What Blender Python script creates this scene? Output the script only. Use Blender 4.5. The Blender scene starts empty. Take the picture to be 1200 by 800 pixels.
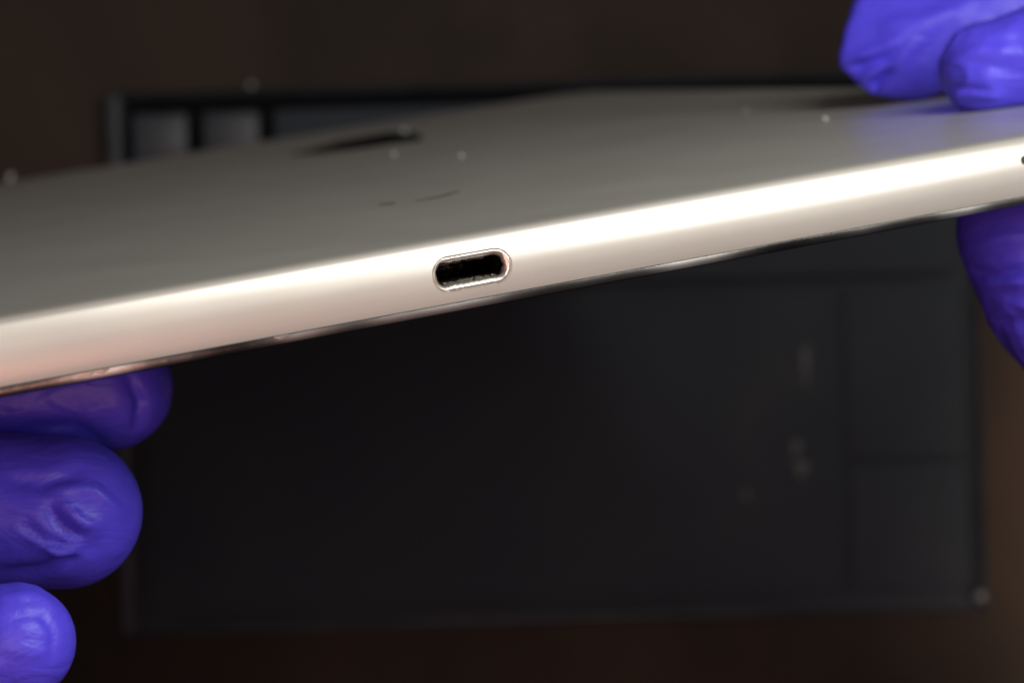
import bpy, bmesh, math, random
import numpy as np
from mathutils import Vector, Matrix, noise
random.seed(7)
sc = bpy.context.scene
COL = sc.collection

# ------------------------------------------------------------------ camera
CAM_H = 0.65                      # camera 65 cm above the bench, looking straight down
F = 3000.0                        # focal length in photograph pixels
cam_d = bpy.data.cameras.new('camera'); cam = bpy.data.objects.new('camera', cam_d)
COL.objects.link(cam); sc.camera = cam
cam.location = (0, 0, CAM_H); cam.rotation_euler = (0, 0, 0)
cam_d.sensor_width = 36; cam_d.lens = 36 * F / 1200
cam_d.clip_start = 0.01; cam_d.clip_end = 50
cam_d.dof.use_dof = True; cam_d.dof.focus_distance = 0.300; cam_d.dof.aperture_fstop = 23.5

def at(px, py, d):
    """point of the place seen at a pixel of the photograph, d metres below the camera"""
    return Vector(((px - 600) / F * d, (400 - py) / F * d, CAM_H - d))

# ------------------------------------------------------------------ light
w = bpy.data.worlds.new('World'); sc.world = w; w.use_nodes = True
w.node_tree.nodes['Background'].inputs[0].default_value = (0.88, 0.92, 1.0, 1)
w.node_tree.nodes['Background'].inputs[1].default_value = 0.045
sc.view_settings.view_transform = 'Standard'; sc.view_settings.look = 'None'
sc.view_settings.exposure = 0; sc.view_settings.gamma = 1

def area(name, loc, target, sx, sy, power, color):
    l = bpy.data.lights.new(name, 'AREA'); l.shape = 'RECTANGLE'; l.size = sx; l.size_y = sy
    l.energy = power; l.color = color
    o = bpy.data.objects.new(name, l); COL.objects.link(o); o.location = loc
    o.rotation_euler = (Vector(target) - Vector(loc)).to_track_quat('-Z', 'Y').to_euler()
    return o
area('bench_lamp', (0.145, 0.14, 0.50), (0.03, 0.02, 0.34), 0.20, 0.06, 0.72, (0.97, 1.0, 0.92))
area('warm_fill', (-0.04, -0.10, 0.67), (-0.01, 0, 0.35), 0.40, 0.07, 0.40, (1.0, 0.42, 0.33))  # added warm fill, turns the lower metal edge rose
area('overhead_fill', (0.06, 0.10, 1.55), (0, 0, 0.2), 0.5, 0.4, 2.9, (1.0, 0.90, 0.86))  # added overhead fill in place of ambient, lifts the tray
def spot(name, loc, target, power, color, deg, size=0.05):
    l = bpy.data.lights.new(name, 'SPOT'); l.energy = power; l.color = color; l.spot_size = math.radians(deg); l.spot_blend = 1.0; l.shadow_soft_size = size
    o = bpy.data.objects.new(name, l); COL.objects.link(o); o.location = loc
    o.rotation_euler = (Vector(target) - Vector(loc)).to_track_quat('-Z', 'Y').to_euler()
spot('side_lamp', (0.50, -0.16, 0.42), (0.235, -0.05, 0.0), 27.0, (1.0, 0.88, 0.76), 22)

# ------------------------------------------------------------------ helpers
def tag(o, label=None, cat=None, group=None, kind=None):
    if label: o['label'] = label
    if cat: o['category'] = cat
    if group: o['group'] = group
    if kind: o['kind'] = kind
    return o
def link(name, me, mat=None, parent=None, smooth=True):
    o = bpy.data.objects.new(name, me); COL.objects.link(o)
    if mat: me.materials.append(mat)
    if parent: o.parent = parent
    if smooth: me.shade_smooth()
    return o
def pyd(name, vs, fs, mat=None, parent=None, smooth=True):
    me = bpy.data.meshes.new(name); me.from_pydata([tuple(v) for v in vs], [], fs); me.validate(); me.update()
    return link(name, me, mat, parent, smooth)
def empty(name, M=None):
    o = bpy.data.objects.new(name, None); COL.objects.link(o); o.empty_display_size = 0.02
    if M is not None: o.matrix_world = M
    return o
def rbox(bm, x0, x1, y0, y1, z0, z1, bev=0.0006, seg=2):
    r = bmesh.ops.create_cube(bm, size=1)
    vs = r['verts']
    for v in vs:
        v.co = Vector((x0 + (v.co.x + .5) * (x1 - x0), y0 + (v.co.y + .5) * (y1 - y0), z0 + (v.co.z + .5) * (z1 - z0)))
    es = list({e for v in vs for e in v.link_edges})
    if bev: bmesh.ops.bevel(bm, geom=es, offset=bev, segments=seg, profile=0.5, affect='EDGES')
def boxobj(name, dims, mat, parent, bev=0.0006):
    bm = bmesh.new(); rbox(bm, *dims, bev=bev)
    me = bpy.data.meshes.new(name); bm.to_mesh(me); bm.free()
    o = link(name, me, mat, parent)
    return o

# ------------------------------------------------------------------ materials
def mat(name, base, rough=0.5, metal=0.0, spec=0.5):
    m = bpy.data.materials.new(name); m.use_nodes = True
    b = m.node_tree.nodes['Principled BSDF']
    b.inputs['Base Color'].default_value = (*base, 1); b.inputs['Roughness'].default_value = rough
    b.inputs['Metallic'].default_value = metal; b.inputs['Specular IOR Level'].default_value = spec
    return m, m.node_tree, b
def N(nt, t, **kw):
    n = nt.nodes.new(t)
    for k, v in kw.items(): setattr(n, k, v)
    return n
def noise_node(nt, scale, detail=4, rough=0.55, stretch=None, obj=True):
    tc = N(nt, 'ShaderNodeTexCoord'); n = N(nt, 'ShaderNodeTexNoise')
    n.inputs['Scale'].default_value = scale; n.inputs['Detail'].default_value = detail; n.inputs['Roughness'].default_value = rough
    mp = N(nt, 'ShaderNodeMapping'); nt.links.new(tc.outputs['Object'], mp.inputs[0])
    if stretch: mp.inputs['Scale'].default_value = stretch
    nt.links.new(mp.outputs[0], n.inputs['Vector'])
    return n
def ramp(nt, src, stops):
    r = N(nt, 'ShaderNodeValToRGB'); nt.links.new(src, r.inputs[0])
    e = r.color_ramp.elements
    while len(e) < len(stops): e.new(0.5)
    for k, (p, c) in enumerate(stops):
        e[k].position = p; e[k].color = (*c, 1) if not isinstance(c, (int, float)) else (c, c, c, 1)
    return r
def bump(nt, b, src, strength, dist, prev=None):
    n = N(nt, 'ShaderNodeBump'); n.inputs['Strength'].default_value = strength; n.inputs['Distance'].default_value = dist
    nt.links.new(src, n.inputs['Height'])
    if prev: nt.links.new(prev.outputs[0], n.inputs['Normal'])
    nt.links.new(n.outputs[0], b.inputs['Normal']); return n

M_alu, nt, b = mat('anodised_aluminium', (0.66, 0.62, 0.58), 0.37, 0.50)
n = noise_node(nt, 9000, 2); bump(nt, b, n.outputs[0], 0.10, 0.00004)
n2 = noise_node(nt, 35, 5); r2 = ramp(nt, n2.outputs[0], [(0.3, 0.355), (0.7, 0.41)]); nt.links.new(r2.outputs[0], b.inputs['Roughness'])
n3 = noise_node(nt, 60, 6); r3 = ramp(nt, n3.outputs[0], [(0.3, (0.62, 0.58, 0.54)), (0.7, (0.66, 0.62, 0.58))]); nt.links.new(r3.outputs[0], b.inputs['Base Color'])

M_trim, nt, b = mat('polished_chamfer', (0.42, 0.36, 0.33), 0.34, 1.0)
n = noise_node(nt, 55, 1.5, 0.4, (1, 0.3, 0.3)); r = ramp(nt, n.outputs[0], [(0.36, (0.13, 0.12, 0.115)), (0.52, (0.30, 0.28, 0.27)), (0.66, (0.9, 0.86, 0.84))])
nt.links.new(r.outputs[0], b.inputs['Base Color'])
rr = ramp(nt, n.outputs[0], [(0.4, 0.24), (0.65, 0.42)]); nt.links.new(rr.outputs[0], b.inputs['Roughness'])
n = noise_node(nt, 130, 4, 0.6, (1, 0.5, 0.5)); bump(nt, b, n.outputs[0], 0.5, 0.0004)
M_glass, nt, b = mat('black_screen_glass', (0.006, 0.006, 0.007), 0.06, 0, 0.5)
M_dark, nt, b = mat('cavity_black', (0.012, 0.010, 0.010), 0.6)
M_rim, nt, b = mat('port_rim_metal', (0.72, 0.66, 0.60), 0.30, 0.85)
n = noise_node(nt, 900, 4); bump(nt, b, n.outputs[0], 0.35, 0.0001)
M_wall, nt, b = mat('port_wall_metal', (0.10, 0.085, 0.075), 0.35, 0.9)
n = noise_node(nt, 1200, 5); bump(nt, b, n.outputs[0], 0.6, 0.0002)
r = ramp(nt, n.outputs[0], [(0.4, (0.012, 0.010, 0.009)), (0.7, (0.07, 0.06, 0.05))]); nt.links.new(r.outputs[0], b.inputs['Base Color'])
M_gold, nt, b = mat('contact_gold', (0.35, 0.27, 0.16), 0.35, 1.0)
M_lint, nt, b = mat('grey_lint', (0.10, 0.095, 0.09), 0.9)
M_dust, nt, b = mat('pale_dust', (0.42, 0.41, 0.39), 0.8)
M_scr, nt, b = mat('scuff_dark', (0.10, 0.09, 0.075), 0.7)

M_glove, nt, b = mat('violet_nitrile', (0.085, 0.075, 0.75), 0.52, 0, 0.36)
b.inputs['Subsurface Weight'].default_value = 0.08; b.inputs['Subsurface Radius'].default_value = (0.002, 0.002, 0.004); b.inputs['Subsurface Scale'].default_value = 1
n = noise_node(nt, 60, 5); r = ramp(nt, n.outputs[0], [(0.3, (0.078, 0.056, 0.70)), (0.72, (0.100, 0.074, 0.86))]); nt.links.new(r.outputs[0], b.inputs['Base Color'])
nb = noise_node(nt, 140, 5, 0.5, (1, 2.2, 1)); nb.inputs['Distortion'].default_value = 1.2
b1 = bump(nt, b, nb.outputs[0], 0.35, 0.0012)
nr = noise_node(nt, 75, 4, 0.5, (1, 1.9, 1.2)); nr.noise_type = 'RIDGED_MULTIFRACTAL'; nr.inputs['Distortion'].default_value = 0.8
b2_ = bump(nt, b, nr.outputs[0], 0.18, 0.0004, b1)
nb2 = noise_node(nt, 1500, 3); bump(nt, b, nb2.outputs[0], 0.15, 0.0001, b2_)
rv = ramp(nt, nr.outputs[0], [(0.2, 0.42), (0.9, 0.62)]); nt.links.new(rv.outputs[0], b.inputs['Roughness'])

M_mat, nt, b = mat('black_rubber', (0.030, 0.032, 0.036), 0.75, 0, 0.2)
n = noise_node(nt, 26, 6, 0.6); r = ramp(nt, n.outputs[0], [(0.35, (0.033, 0.039, 0.049)), (0.62, (0.040, 0.045, 0.054)), (0.8, (0.058, 0.060, 0.065))]); nt.links.new(r.outputs[0], b.inputs['Base Color'])
n = noise_node(nt, 700, 4); bump(nt, b, n.outputs[0], 0.3, 0.0003)
M_rim2, nt, b = mat('worn_rubber_rim', (0.07, 0.072, 0.080), 0.5, 0, 0.5)
n = noise_node(nt, 120, 5); r = ramp(nt, n.outputs[0], [(0.35, (0.024, 0.027, 0.034)), (0.7, (0.042, 0.045, 0.055))]); nt.links.new(r.outputs[0], b.inputs['Base Color'])
M_mark, nt, b = mat('chalky_smear', (0.12, 0.12, 0.125), 0.85)
M_steel, nt, b = mat('screw_steel', (0.30, 0.29, 0.28), 0.5, 0.6)

M_wood, nt, b = mat('dark_stained_wood', (0.09, 0.055, 0.035), 0.7, 0, 0.15)
n = noise_node(nt, 11, 6, 0.6, (1, 0.6, 1)); n.inputs['Distortion'].default_value = 0.7
r = ramp(nt, n.outputs[0], [(0.30, (0.020, 0.0145, 0.012)), (0.50, (0.036, 0.024, 0.018)), (0.72, (0.056, 0.034, 0.023))]); nt.links.new(r.outputs[0], b.inputs['Base Color'])
n = noise_node(nt, 120, 5, 0.6, (1, 0.08, 1)); bump(nt, b, n.outputs[0], 0.25, 0.0008)

# ------------------------------------------------------------------ bench top
bt = boxobj('workbench_top', (-1.1, 1.1, -0.8, 0.8, -0.035, 0), M_wood, None, bev=0.003)
tag(bt, kind='structure')

# ------------------------------------------------------------------ repair mat
S = 650 / F / 1000 * 1000 / 1000      # metres per pixel on the bench: d/F
S = 0.65 / F
TR = math.radians(1.7)
MW, MH = 1012 * S, 632 * S
mc = Vector(((640 - 600) * S, (400 - 412) * S, 0))
tray = empty('parts_tray', Matrix.Translation(mc) @ Matrix.Rotation(TR, 4, 'Z'))
tag(tray, 'flat black rubber repair tray with raised rim lying on the brown bench under the tablet', 'tray')
hx, hy = MW / 2, MH / 2
boxobj('base', (-hx, hx, -hy, hy, 0.0003, 0.004), M_mat, tray, 0.0012)
rw = 0.0048
def rimpiece(x0, x1, y0, y1, z=0.0072): return boxobj('rim', (x0, x1, y0, y1, 0.0041, z), M_rim2, tray, 0.0012)
rimpiece(-hx + .0003, -hx + rw, -hy + .0003, hy - .0003)
rimpiece(-hx + rw, hx - rw, hy - 0.0022, hy - .0003, 0.0068)
o = rimpiece(-hx + 0.014, hx - .05, -hy + .0003, -hy + 0.0030, 0.0065)
rimpiece(hx - 0.0026, hx - .0003, -hy + .0003, hy - .0003, 0.0064)
# raised pads along the back of the tray, divided by narrow slots
M_slot_shade, nt, b = mat('slot_shade_black', (0.006, 0.006, 0.007), 0.95, 0, 0.05)
boxobj('slot_shade', (-hx + rw + .0004, hx - .006, hy - 0.0186, hy - 0.0024, 0.0041, 0.0046), M_slot_shade, tray, 0.0001)  # near-black sheet added; the shade in the slots is put into its colour
x = -hx + rw + 0.0030
for wdt, m_ in ((0.0143, M_rim2), (0.0148, M_rim2), (0.060, M_mat), (0.060, M_mat)):
    boxobj('pad', (x, x + wdt, hy - 0.0185, hy - 0.0062, 0.0047, 0.0125), m_, tray, 0.0012)
    x += wdt + 0.0031
boxobj('rear_band', (-hx + rw + .0006, -hx + 0.075, hy - 0.052, hy - 0.0187, 0.0041, 0.0122), M_rim2, tray, 0.0012)
boxobj('rear_band', (-hx + 0.0752, hx - .006, hy - 0.052, hy - 0.0187, 0.0041, 0.0078), M_mat, tray, 0.0012)
boxobj('work_panel', (-hx + rw + .003, hx - 0.036, -hy + 0.006, hy - 0.055, 0.0041, 0.0050), M_mat, tray, 0.0010)
boxobj('compartment', (hx - 0.0345, hx - 0.0045, -hy + 0.006, -hy + 0.038, 0.0041, 0.0050), M_mat, tray, 0.0010)
boxobj('compartment', (hx - 0.0345, hx - 0.0045, -hy + 0.039, hy - 0.055, 0.0041, 0.0049), M_mat, tray, 0.0010)
# pale worn smears on the panel
def smear(px, py, lx, ly):
    c = tray.matrix_world.inverted() @ Vector(((px - 600) * S, (400 - py) * S, 0))
    vs = []; n_ = 18
    for i in range(n_):
        a = 2 * math.pi * i / n_; q = 1 + 0.3 * math.sin(3 * a + px)
        vs.append((c.x + lx * S * q * math.cos(a), c.y + ly * S * q * math.sin(a), 0.00505))
    top = [(v[0], v[1], 0.0052) for v in vs]
    pyd('smear', vs + top, [list(range(n_, 2 * n_))] + [[i, (i + 1) % n_, n_ + (i + 1) % n_, n_ + i] for i in range(n_)], M_mark, tray, False)
smear(942, 425, 4, 24); smear(931, 522, 6, 8); smear(937, 546, 8, 9); smear(872, 578, 4, 5)
def screw(px, py, r=0.0013):
    c = tray.matrix_world.inverted() @ Vector(((px - 600) * S, (400 - py) * S, 0))
    bm = bmesh.new(); bmesh.ops.create_uvsphere(bm, u_segments=16, v_segments=10, radius=r)
    for v in bm.verts: v.co.z = v.co.z * 0.5 + 0.0066; v.co.x += c.x; v.co.y += c.y
    me = bpy.data.meshes.new('stud'); bm.to_mesh(me); bm.free(); link('stud', me, M_steel, tray)
screw(1143, 695); screw(297, 103, 0.0009)

# ------------------------------------------------------------------ tablet frame of reference
PL = at(0, 372, 0.276); PR = at(1200, 160, 0.321)
U = (PR - PL).normalized()
LEN = 0.262; HALF = 0.127; TH = 0.0082
a_ = Vector((0, 0, -1)); a_ = (a_ - a_.dot(U) * U).normalized(); b_ = U.cross(a_)
if b_.y < 0: b_ = -b_
def proj(p):
    d = CAM_H - p.z; return 600 + p.x / d * F, 400 - p.y / d * F
P0 = PL + (PR - PL) * 0.4195
best = None
for i in range(4000):
    ph = math.radians(-5 + i * 0.01)
    v_ = math.cos(ph) * a_ + math.sin(ph) * b_
    x_, y_ = proj(P0 + LEN * v_)
    e = abs(y_ - (214 - 0.160 * x_))
    if best is None or e < best[0]: best = (e, ph, v_)
V = best[2]; NB = U.cross(V)
OFF = 0.0011
MT = Matrix((( *U, 0), (*V, 0), (*NB, 0), (0, 0, 0, 1))).transposed()
MT = Matrix.Translation(P0) @ MT
print('tilt', math.degrees(best[1]), 'V', V, 'N', NB)
tablet = empty('tablet', MT)
tag(tablet, 'thin pale gold metal tablet held edge-on with its back up and worn charging port facing', 'tablet')
def TL(x, y, z): return MT @ Vector((x / 1000, y / 1000, z / 1000))

# side profile: angle of the outward normal as a function of arc length, integrated
SIDE = [(0.0, -16), (1.2, -8), (3.0, 1), (4.8, 11), (6.4, 22), (7.3, 42), (8.1, 78), (9.2, 88), (10.6, 90)]   # (arc mm, degrees)
def theta(s):
    for (s0, t0), (s1, t1) in zip(SIDE, SIDE[1:]):
        if s <= s1:
            f = (s - s0) / (s1 - s0); f = f * f * (3 - 2 * f) * 0.4 + f * 0.6
            return math.radians(t0 + (t1 - t0) * f)
    return math.radians(SIDE[-1][1])
SMAX = SIDE[-1][0]; NS = 2240
ys = [0.0]; zs = [0.0]
for i in range(NS):
    t = theta((i + .5) / NS * SMAX); ds = SMAX / NS
    ys.append(ys[-1] + math.sin(t) * ds); zs.append(zs[-1] + math.cos(t) * ds)
kz = 7.5 / zs[-1]; ymin = min(ys)
ys = [(q - ymin) * kz for q in ys]; zs = [-7.5 + q * kz for q in zs]
def prof(s):
    f = max(0, min(NS - 1e-6, s / SMAX * NS)); i = int(f); f -= i
    return ys[i] * (1 - f) + ys[i + 1] * f, zs[i] * (1 - f) + zs[i + 1] * f

PATCH = 8.0                     # half width (mm) of the panel of the edge that carries the port
T0, T1 = 0.35, 7.0
def outline(n_side=40, n_c=18, rc=14.0):
    """closed rounded rectangle, mm; returns (point, outward normal), near edge first"""
    pts = []
    W2, L2 = HALF * 1000, LEN * 1000
    xs = list(np.linspace(-(W2 - rc), -PATCH, n_side)) + list(np.linspace(PATCH, W2 - rc, n_side))
    for x in xs: pts.append(((x, 0), (0, -1)))
    def arc(cx, cy, a0):
        for i in range(1, n_c + 1):
            a = a0 + (math.pi / 2) * i / n_c
            pts.append(((cx + rc * math.cos(a), cy + rc * math.sin(a)), (math.cos(a), math.sin(a))))
    arc(W2 - rc, rc, -math.pi / 2)
    for y in np.linspace(rc, L2 - rc, 24)[1:]: pts.append(((W2, y), (1, 0)))
    arc(W2 - rc, L2 - rc, 0)
    for x in np.linspace(W2 - rc, -(W2 - rc), 24)[1:]: pts.append(((x, L2), (0, 1)))
    arc(-(W2 - rc), L2 - rc, math.pi / 2)
    for y in np.linspace(L2 - rc, rc, 24)[1:]: pts.append(((-W2, y), (-1, 0)))
    arc(-(W2 - rc), rc, math.pi)
    return pts[:-1]
OUT = outline(); NO = len(OUT); IP = 39        # the port panel lies between outline points 39 and 40
srows = sorted(set([round(x, 4) for x in np.linspace(0, SMAX, 64)] + [T0, T1]))
vs = []; fs = []
for s in srows:
    yy, zz = prof(s)
    for (p, nn) in OUT:
        vs.append(((p[0] - nn[0] * yy) / 1000, (p[1] - nn[1] * yy) / 1000, zz / 1000))
for r_ in range(len(srows) - 1):
    for i in range(NO):
        if i == IP and srows[r_] >= T0 - 1e-6 and srows[r_ + 1] <= T1 + 1e-6: continue
        j = (i + 1) % NO
        fs.append([r_ * NO + i, r_ * NO + j, (r_ + 1) * NO + j, (r_ + 1) * NO + i])
fs.append([(len(srows) - 1) * NO + i for i in range(NO)])
# port panel rings
PS = 3.45                        # arc position of the port centre
RX, RY = 5.0, 2.15               # outer half sizes of the rim recess
def stad(a, rx, ry, ex=0.0):
    """point on a stadium outline; a = parameter 0..1 by angle"""
    t = 2 * math.pi * a; c, s_ = math.cos(t), math.sin(t)
    st = rx - ry
    # march by direction
    k_ = 1e9
    dx, dy = c, s_
    # intersect ray with stadium
    lo, hi = 0, rx * 2
    for _ in range(40):
        m = (lo + hi) / 2; x, y = dx * m, dy * m
        qx = max(abs(x) - st, 0)
        if math.hypot(qx, y) < ry: lo = m
        else: hi = m
    return dx * lo, dy * lo
def rectp(a, rx, y0, y1):
    t = 2 * math.pi * a; c, s_ = math.cos(t), math.sin(t)
    m = min(rx / abs(c) if abs(c) > 1e-9 else 1e9, (y1 if s_ > 0 else -y0) / abs(s_) if abs(s_) > 1e-9 else 1e9)
    return c * m, s_ * m
def angs():
    a = set(np.linspace(0, 1, 161)[:-1].tolist())
    for cx, cy in ((PATCH, T1 - PS), (-PATCH, T1 - PS), (PATCH, T0 - PS), (-PATCH, T0 - PS)):
        a.add((math.atan2(cy, cx) / (2 * math.pi)) % 1)
    return sorted(a)
AN = angs(); NA = len(AN)
def surf(s, t, depth=0.0):
    yy, zz = prof(PS + t)
    th = theta(PS + t)
    # depth pushes straight in along the length of the tablet
    return (s / 1000, (yy + depth) / 1000, zz / 1000)
base = len(vs); K = 14
for k in range(K + 1):
    f = (k / K)
    for a in AN:
        o_ = rectp(a, PATCH, T0 - PS, T1 - PS); i_ = stad(a, RX, RY)
        vs.append(surf(o_[0] * (1 - f) + i_[0] * f, o_[1] * (1 - f) + i_[1] * f))
for k in range(K):
    for i in range(NA):
        j = (i + 1) % NA
        fs.append([base + k * NA + j, base + k * NA + i, base + (k + 1) * NA + i, base + (k + 1) * NA + j])
me = bpy.data.meshes.new('back_shell'); me.from_pydata(vs, [], fs); me.update()
bm = bmesh.new(); bm.from_mesh(me); bmesh.ops.remove_doubles(bm, verts=bm.verts, dist=1e-6)
bmesh.ops.recalc_face_normals(bm, faces=bm.faces); bm.to_mesh(me); bm.free()
shell = link('back_shell', me, M_alu, tablet)

# port: groove, bright lip, cavity
port = None
def ringstrip(name, rings, m, parent, close_end=False, jag=0.0, cx=None):
    jag = jag if isinstance(jag, list) else [jag] * len(rings)
    cx = cx or [0] * len(rings)
    vs = []; fs = []
    for ri, (rx, ry, dep, ct) in enumerate(rings):
        for q, a in enumerate(AN):
            x, y = stad(a, rx, ry)
            if ri > 3:      # squarer, battered mouth
                e = min(1, (ri - 3) / 4) if len(rings) > 5 else 1
                y *= 1 + 0.20 * e * max(0, (abs(x) - 2.6) / 1.6) ** 1.0 * (1 if abs(y) > .4 else 0.2)
            jg = jag[ri] * (noise.noise(Vector((x * 1.7, y * 1.7, dep * 2))) + 0.7 * noise.noise(Vector((x * 5, y * 5, 3)))) if jag[ri] else 0
            x = x * (1 + jg) + cx[ri]; y *= 1 + jg * 1.8
            vs.append(surf(x, y + ct, dep))
    R = len(rings)
    for k in range(R - 1):
        for i in range(NA):
            j = (i + 1) % NA
            fs.append([k * NA + j, k * NA + i, (k + 1) * NA + i, (k + 1) * NA + j])
    if close_end: fs.append([(R - 1) * NA + i for i in range(NA)])
    return pyd(name, vs, fs, m, parent)
port = ringstrip('charging_port', [(5.0, 2.15, 0.0, 0), (4.98, 2.13, 0.3, 0), (4.84, 1.99, 0.3, 0), (4.81, 1.96, 0.05, 0), (4.74, 1.89, 0.02, 0),
        (4.56, 1.66, 0.06, 0.01), (4.36, 1.44, 0.22, 0.02), (4.18, 1.29, 0.5, 0.02), (4.14, 1.24, 0.85, 0.02)], M_rim, tablet, cx=[0, 0, 0, 0, 0, -0.06, -0.12, -0.16, -0.16], jag=[0, 0, 0, .004, .008, .014, .022, .035, .04])
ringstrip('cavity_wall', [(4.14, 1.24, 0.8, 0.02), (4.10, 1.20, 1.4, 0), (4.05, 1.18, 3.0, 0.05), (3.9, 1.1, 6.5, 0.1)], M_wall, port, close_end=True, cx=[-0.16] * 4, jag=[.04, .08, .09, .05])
ym = surf(0, 0)[1] * 1000; zm = surf(0, 0)[2] * 1000
for k in range(8):              # eight contacts on the lower wall
    x = -3.0 + k * 0.857
    boxobj('contact', ((x - .2) / 1000, (x + .2) / 1000, (ym + 1.7) / 1000, (ym + 4.5) / 1000, (zm - 1.2) / 1000, (zm - 1.08) / 1000), M_gold, port, 0.00003)
# matted lint packed along the top and bottom of the cavity
def lint(x0, x1, z, h, d, seed):
    rnd = random.Random(seed); bm = bmesh.new()
    for i in range(26):
        x = rnd.uniform(x0, x1); r = rnd.uniform(0.12, 0.30)
        bmesh.ops.create_icosphere(bm, subdivisions=2, radius=r / 1000, matrix=Matrix.Translation(((x) / 1000, (ym + d + rnd.uniform(-.2, .3)) / 1000, (z + rnd.uniform(-h, h)) / 1000)) @ Matrix.Diagonal((1.8, 1, .8, 1)))
    for v in bm.verts: v.co += Vector(noise.noise_vector(v.co * 3000)) * 0.0001
    me = bpy.data.meshes.new('lint'); bm.to_mesh(me); bm.free(); link('lint', me, M_lint, port)
lint(-3.6, 2.0, zm + 1.12, 0.06, 2.2, 1)
# worn ledge along the lower lip inside the mouth, with a crack across it
M_ledge, nt, b = mat('worn_ledge', (0.26, 0.235, 0.21), 0.5, 0.6)
n = noise_node(nt, 1600, 5); bump(nt, b, n.outputs[0], 0.8, 0.0003)
vs = []; fs = []; LN = 60
for i in range(LN + 1):
    x = -3.55 + 6.9 * i / LN
    e = math.sin(math.pi * min(1, max(0, i / LN))) ** 0.3
    top = -1.24 + (0.22 + 0.24 * noise.noise(Vector((x * 1.4, 2, 0))) + 0.05 * noise.noise(Vector((x * 6, 5, 0)))) * e
    if 0.15 < x < 0.5: top -= 0.16
    vs += [(x / 1000, (ym + 0.62) / 1000, (zm - 1.30) / 1000), (x / 1000, (ym + 0.95 + .1 * noise.noise(Vector((x * 3, 0, 1)))) / 1000, (zm + (top - 1.24) / 2 ) / 1000), (x / 1000, (ym + 1.5) / 1000, (zm + top) / 1000)]
for i in range(LN):
    for q in (0, 1): fs.append([3 * i + q, 3 * i + 3 + q, 3 * i + 4 + q, 3 * i + 1 + q])
pyd('worn_ledge', vs, fs, M_ledge, port)

def sweep(name, prof_pts, m, cap, parent):
    vs = []; fs = []
    for (yy, zz) in prof_pts:
        for (p, nn) in OUT:
            vs.append(((p[0] - nn[0] * yy) / 1000, (p[1] - nn[1] * yy) / 1000, zz / 1000))
    for r_ in range(len(prof_pts) - 1):
        for i in range(NO):
            j = (i + 1) % NO
            fs.append([r_ * NO + i, (r_ + 1) * NO + i, (r_ + 1) * NO + j, r_ * NO + j])
    if cap: fs.append([(len(prof_pts) - 1) * NO + i for i in reversed(range(NO))])
    return pyd(name, vs, fs, m, parent)
sweep('shell_underside', [(0.05, -7.49), (0.30, -7.52), (0.40, -7.6)], M_dark, False, tablet)
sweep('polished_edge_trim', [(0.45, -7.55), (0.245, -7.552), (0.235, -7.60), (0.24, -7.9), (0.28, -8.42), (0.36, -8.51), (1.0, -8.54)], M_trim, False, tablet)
sweep('screen_glass', [(0.9, -8.3), (0.9, -8.58), (1.1, -8.7), (1.4, -8.72)], M_glass, True, tablet)
# small pale metal facets along the trim
for px_, ln in ((66, 2.6), (88, 1.8), (303, 1.7)):
    x0 = (px_ - 551) / 9.95 * (1 + (px_ - 551) * 6e-5); vs = []; fs = []; n_ = 12
    for i in range(n_ + 1):
        x = x0 + ln * i / n_; e = math.sin(math.pi * i / n_) ** 0.6
        lo = -7.62 - (0.38 + 0.25 * noise.noise(Vector((x * 2, 1, 0)))) * e; hi = -7.54 + 0.10 * noise.noise(Vector((x * 3, 7, 0))) * e
        vs += [(x / 1000, 0.20 / 1000, hi / 1000), (x / 1000, 0.17 / 1000, (hi + lo) / 2000), (x / 1000, 0.235 / 1000, lo / 1000)]
    for i in range(n_):
        for q in (0, 1): fs.append([3 * i + q, 3 * i + 1 + q, 3 * i + 4 + q, 3 * i + 3 + q])
    pyd('trim_facet', vs, fs, M_rim, tablet)
# small round microphone hole where the edge leaves the picture
def sidehole(x, s, r):
    vs = []; yy, zz = prof(s); t = theta(s); n_ = 20
    for dep, rr in ((-0.015, r * 1.25), (-0.02, r), (0.5, r * 0.9)):
        for i in range(n_):
            a = 2 * math.pi * i / n_; c, q = math.cos(a) * rr, math.sin(a) * rr
            y2 = yy + math.sin(t) * q + math.cos(t) * dep; z2 = zz + math.cos(t) * q - math.sin(t) * dep
            vs.append(((x + c) / 1000, y2 / 1000, z2 / 1000))
    fs = [[k * n_ + i, k * n_ + (i + 1) % n_, (k + 1) * n_ + (i + 1) % n_, (k + 1) * n_ + i] for k in range(1) for i in range(n_)] + [[n_ + i for i in range(n_)]]
    pyd('speaker_hole', vs[:2 * n_], fs, M_dark, tablet)
for k in range(6): sidehole(75.1 + k * 2.4, 4.6, 0.45)

# thin raised-lip scratches on the back, and a painted shadow line
def back_at(px, py):
    """point of the tablet's back plane under a pixel"""
    d = Vector(((px - 600) / F, (400 - py) / F, -1)); o = Vector((0, 0, CAM_H))
    t = (P0 - o).dot(NB) / d.dot(NB); return MT.inverted() @ (o + d * t)
M_shadow_line, nt, b = mat('shadow_line_black', (0.010, 0.009, 0.008), 0.9, 0, 0.1)
def scratch(pts, wd, name='scratch', m=M_scr):
    L = [back_at(*p) for p in pts]; vs = []; n_ = len(L)
    for i, p in enumerate(L):
        w_ = wd[i] / 1000
        vs += [(p.x, p.y - w_, 0.00002), (p.x, p.y, 0.0001 + w_ * .06), (p.x, p.y + w_, 0.00002)]
    fs = []
    for i in range(n_ - 1):
        for q in (0, 1): fs.append([3 * i + q, 3 * i + 3 + q, 3 * i + 4 + q, 3 * i + 1 + q])
    pyd(name, vs, fs, m, tablet)
scratch([(443, 240), (450, 240), (458, 239), (464, 238)], [0.1, 1.0, 1.2, 0.1])
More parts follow.
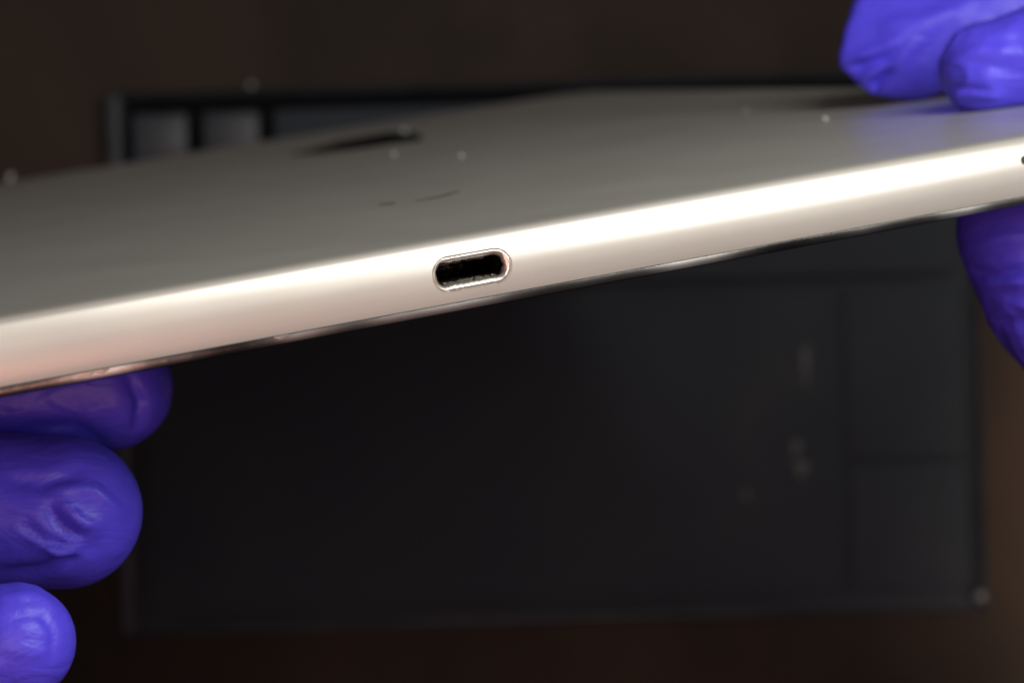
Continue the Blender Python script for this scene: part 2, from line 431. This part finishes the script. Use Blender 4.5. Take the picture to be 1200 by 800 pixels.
scratch([(485, 236), (505, 233), (522, 229), (538, 224)], [0.1, 0.7, 0.9, 0.3])
scratch([(340, 182), (365, 179), (400, 173), (430, 167), (455, 163), (482, 158)], [0.5, 7, 13, 18, 20, 6], 'shadow_line', M_shadow_line)  # shadow gap between tray and far edge, painted as a dark strip

# dust specks on the back
def speck(px, py, r, label):
    p = MT @ back_at(px, py)
    bm = bmesh.new(); bmesh.ops.create_icosphere(bm, subdivisions=3, radius=r * 0.8)
    for v in bm.verts:
        v.co *= 1 + 0.5 * noise.noise(v.co * 1.2 / r + Vector((px, 0, 0)))
    me = bpy.data.meshes.new('dust_speck'); bm.to_mesh(me); bm.free()
    o = link('dust_speck', me, M_dust); o.location = p + NB * r * 0.5; o.scale = (1.3, 0.8, 0.7); o.rotation_euler = (0, 0, px * 0.37)
    tag(o, label, 'dust', 'dust specks on the tablet back')
speck(967, 141, 0.00045, 'brightest white dust speck on the tablet back, left of the upper gloved fingers')
speck(875, 131, 0.0003, 'faint dust speck on the dark far part of the tablet back, right of the middle')
speck(462, 182, 0.00045, 'pale dust speck just below the long painted shadow line on the tablet back')
speck(541, 184, 0.00045, 'lone pale dust speck right of the long painted shadow line on the tablet back')
speck(474, 156, 0.0006, 'larger pale crumb at the right end of the long painted shadow line on the tablet')
speck(12, 210, 0.0009, 'large pale fleck on the tablet back at its far left')

# ------------------------------------------------------------------ gloved hands
def capsule(bm, p0, r0, p1, r1, seg=28):
    ax = (p1 - p0); L = ax.length
    q = ax.to_track_quat('Z', 'Y').to_matrix().to_4x4() if L > 1e-6 else Matrix.Identity(4)
    M = Matrix.Translation(p0) @ q
    rings = []
    for i in range(9):
        a = -math.pi / 2 + math.pi / 2 * i / 8; rings.append((r0 * math.cos(a), r0 * math.sin(a)))
    for i in range(9):
        a = math.pi / 2 * i / 8; rings.append((r1 * math.cos(a), L + r1 * math.sin(a)))
    prev = None
    bot = bm.verts.new(M @ Vector((0, 0, rings[0][1])))
    top = bm.verts.new(M @ Vector((0, 0, rings[-1][1])))
    for (rr, z) in rings[1:-1]:
        cur = [bm.verts.new(M @ Vector((rr * math.cos(2 * math.pi * k / seg), rr * math.sin(2 * math.pi * k / seg), z))) for k in range(seg)]
        if prev is None:
            for k in range(seg): bm.faces.new((bot, cur[(k + 1) % seg], cur[k]))
        else:
            for k in range(seg): bm.faces.new((prev[k], prev[(k + 1) % seg], cur[(k + 1) % seg], cur[k]))
        prev = cur
    for k in range(seg): bm.faces.new((prev[k], prev[(k + 1) % seg], top))

def hull(bm, balls):
    b2 = bmesh.new()
    for p, r in balls: bmesh.ops.create_icosphere(b2, subdivisions=3, radius=r / 1000, matrix=Matrix.Translation(p))
    res = bmesh.ops.convex_hull(b2, input=b2.verts)
    junk = list({g for g in res['geom_interior'] + res['geom_unused'] if isinstance(g, bmesh.types.BMVert)})
    bmesh.ops.delete(b2, geom=junk, context='VERTS')
    bmesh.ops.recalc_face_normals(b2, faces=b2.faces)
    me = bpy.data.meshes.new('hull'); b2.to_mesh(me); b2.free(); bm.from_mesh(me); bpy.data.meshes.remove(me)
def make_hand(name, chains, folds, label, seed, hulls=(), voxel=0.00055):
    bm = bmesh.new()
    for h_ in hulls: hull(bm, h_)
    for ch in chains:
        for (p0, r0), (p1, r1) in zip(ch, ch[1:]): capsule(bm, p0, r0 / 1000, p1, r1 / 1000)
    me = bpy.data.meshes.new(name); bm.to_mesh(me); bm.free()
    o = bpy.data.objects.new('tmp', me); COL.objects.link(o)
    rm = o.modifiers.new('r', 'REMESH'); rm.mode = 'VOXEL'; rm.voxel_size = voxel
    sm = o.modifiers.new('s', 'SMOOTH'); sm.factor = 0.6; sm.iterations = 7
    dg = bpy.context.evaluated_depsgraph_get()
    m2 = bpy.data.meshes.new_from_object(o.evaluated_get(dg)); bpy.data.objects.remove(o)
    n_ = len(m2.vertices)
    co = np.empty(n_ * 3, np.float32); m2.vertices.foreach_get('co', co); co = co.reshape(-1, 3).astype(float)
    no = np.empty(n_ * 3, np.float32); m2.vertices.foreach_get('normal', no); no = no.reshape(-1, 3).astype(float)
    disp = np.zeros(n_)
    # loose-glove undulation and fine folds
    for i in range(n_):
        p = Vector(co[i])
        a = noise.noise(p * 55 + Vector((seed, 0, 0)))
        q = p * 130 + Vector((0, seed, 0)) + Vector(noise.noise_vector(p * 60)) * 1.6
        rdg = 1 - abs(noise.noise(q)) * 2.2
        msk = max(0.0, noise.noise(p * 40 + Vector((0, 0, seed * 3.1))) + 0.15)
        disp[i] = 0.0006 * a + 0.00045 * max(0, rdg) ** 2 * min(1, msk * 2.0)
    dep = CAM_H - co[:, 2]; px = np.stack([600 + co[:, 0] / dep * F, 400 - co[:, 1] / dep * F], 1)
    front = np.clip(no[:, 2] * 3, 0, 1)
    for (pts, amp, wid) in folds:
        P = [np.array(p, float) for p in pts]; dm = np.full(n_, 1e9); tt = np.zeros(n_); L = len(P) - 1
        for q_, (A, B) in enumerate(zip(P, P[1:])):
            ab = B - A; t = np.clip(((px - A) @ ab) / (ab @ ab), 0, 1)
            d_ = np.linalg.norm(px - (A + t[:, None] * ab), axis=1)
            tt = np.where(d_ < dm, (q_ + t) / L, tt); dm = np.minimum(dm, d_)
        disp += 1.2 * amp / 1000 * np.exp(-(dm / (wid * 0.7)) ** 2) * front * np.sin(np.pi * (0.12 + 0.76 * tt))
    co = co + no * disp[:, None]
    # press the glove flat where it meets the tablet
    R = np.array([[*U], [*V], [*NB]]); loc = (co - np.array(P0)) @ R.T
    inside = (np.abs(loc[:, 0]) < HALF + .001) & (loc[:, 1] > -0.001) & (loc[:, 1] < LEN + .001)
    # which face is nearer
    up = inside & (loc[:, 2] > -0.0041) & (loc[:, 2] < 0.0002)
    dn = inside & (loc[:, 2] <= -0.0041) & (loc[:, 2] > -0.0089)
    loc[up, 2] = 0.0002; loc[dn, 2] = -0.0090
    co = loc @ R + np.array(P0)
    m2.vertices.foreach_set('co', co.astype(np.float32).ravel()); m2.update()
    b3 = bmesh.new(); b3.from_mesh(m2)
    for _ in range(1): bmesh.ops.smooth_vert(b3, verts=b3.verts, factor=0.5, use_axis_x=True, use_axis_y=True, use_axis_z=True)
    b3.to_mesh(m2); b3.free()
    h = link(name, m2, M_glove); tag(h, label, 'hand')
    print(name, n_)
    return h

A = at
left = [
    [(A(128, 455, .336), 8.2), (A(40, 460, .336), 8.7), (A(-90, 470, .336), 8.8), (A(-330, 540, .332), 9.4), (A(-700, 740, .335), 11.5)],
    [(A(76, 600, .320), 9.5), (A(0, 598, .321), 9.9), (A(-150, 606, .322), 9.6), (A(-410, 690, .326), 10), (A(-750, 870, .33), 11.5)],
    [(A(18, 752, .285), 6.7), (A(-60, 770, .286), 7.6), (A(-190, 800, .29), 8.0), (A(-450, 880, .31), 9), (A(-770, 1010, .33), 11)],
    [(A(-90, 915, .29), 6.0), (A(-250, 950, .295), 7.2), (A(-480, 1010, .31), 8), (A(-770, 1130, .33), 10)],
    [(TL(-84, 62, 8.5), 9), (TL(-108, 58, 12.5), 10), (TL(-138, 50, -2), 12), (A(-950, 800, .34), 15), (A(-1300, 950, .35), 19)],
] + [[(A(*q, .333), 12), (A(-1350, 980, .35), 17)] for q in ((-700, 750), (-750, 880), (-770, 1010), (-770, 1120))] + \
    [[(A(-1350, 980, .35), 23), (A(-2200, 1300, .37), 29)]]
lf = [([(58, 596), (74, 618), (96, 630)], -1.2, 7), ([(74, 588), (92, 610), (114, 618)], 1.0, 8), ([(40, 628), (66, 644), (100, 648)], 1.0, 8),
      ([(30, 612), (52, 634), (84, 640)], -0.9, 6), ([(10, 560), (50, 566), (92, 552)], -0.8, 14), ([(60, 570), (110, 575), (140, 600)], 0.6, 10),
      ([(0, 672), (50, 668), (110, 640)], -0.8, 10), ([(150, 440), (165, 470), (160, 500)], -0.9, 9), ([(120, 520), (90, 500), (40, 500)], -0.8, 12),
      ([(8, 724), (50, 720), (64, 740), (60, 772)], -0.35, 6), ([(10, 762), (54, 764)], 0.3, 8), ([(0, 700), (40, 696), (66, 712)], 0.3, 8)]
make_hand('gloved_hand', left, lf, 'left hand in a violet nitrile glove with curled fingers under the tablet at lower left', 3.3)

right = [
    [(A(1064, 57, .406), 7.9), (A(1120, 40, .406), 8.8), (A(1240, -5, .405), 9.2), (A(1450, -60, .40), 9.8), (A(1720, 120, .37), 11.5)],
    [(A(1158, 80, .371), 6.6), (A(1220, 70, .371), 7.8), (A(1370, 40, .37), 8.8), (A(1600, 60, .36), 9.4), (A(1810, 320, .352), 11.5)],
    [(A(1345, 108, .335), 6.8), (A(1500, 90, .336), 8), (A(1700, 130, .342), 9), (A(1860, 470, .345), 11)],
    [(A(1440, 128, .315), 6), (A(1580, 115, .318), 7), (A(1760, 220, .33), 8), (A(1890, 610, .342), 10)],
    [(A(1204, 270, .350), 10.0), (A(1240, 335, .350), 10.8), (A(1340, 470, .350), 11.0), (A(1520, 700, .350), 12.5), (A(1800, 850, .352), 16), (A(2150, 900, .36), 19)],
] + [[(A(*q, .36), 12), (A(2200, 900, .362), 17)] for q in ((1720, 140), (1810, 330), (1860, 480), (1890, 620))] + \
    [[(A(2200, 900, .362), 23), (A(3000, 1150, .38), 29)]]
rf = [([(984, 84), (1010, 76), (1040, 66), (1062, 50)], -1.0, 6), ([(990, 70), (1020, 62), (1050, 52)], 0.8, 8),
      ([(1022, 116), (1026, 100), (1042, 84)], -1.3, 6), ([(1008, 98), (1020, 86), (1036, 76)], 0.7, 7), ([(1060, 110), (1075, 70), (1110, 40)], -0.8, 16),
      ([(1040, 30), (1080, 26), (1130, 10)], 0.5, 14), ([(1108, 106), (1140, 110), (1170, 112)], 0.5, 5), ([(1106, 98), (1135, 103), (1160, 106)], -0.45, 4),
      ([(1125, 66), (1150, 60), (1210, 66)], 0.5, 9), ([(1120, 80), (1150, 76), (1200, 86)], -0.4, 7),
      ([(1130, 318), (1170, 322), (1215, 312)], -0.8, 7), ([(1140, 334), (1180, 332), (1220, 326)], 0.6, 7), ([(1135, 290), (1170, 280), (1215, 276)], 0.5, 10), ([(1160, 380), (1200, 372)], -0.6, 8)]
make_hand('gloved_hand', right, rf, 'right hand in a violet nitrile glove pinching the tablet at the upper right', 9.1,
    hulls=[[(A(991, 74, .404), 1.5), (A(1000, 36, .404), 1.6), (A(1024, 104, .404), 1.2), (A(1070, 60, .406), 7.9), (A(1015, -6, .407), 1.4), (A(1040, -30, .407), 3.0), (A(1120, 30, .407), 8.8)]])
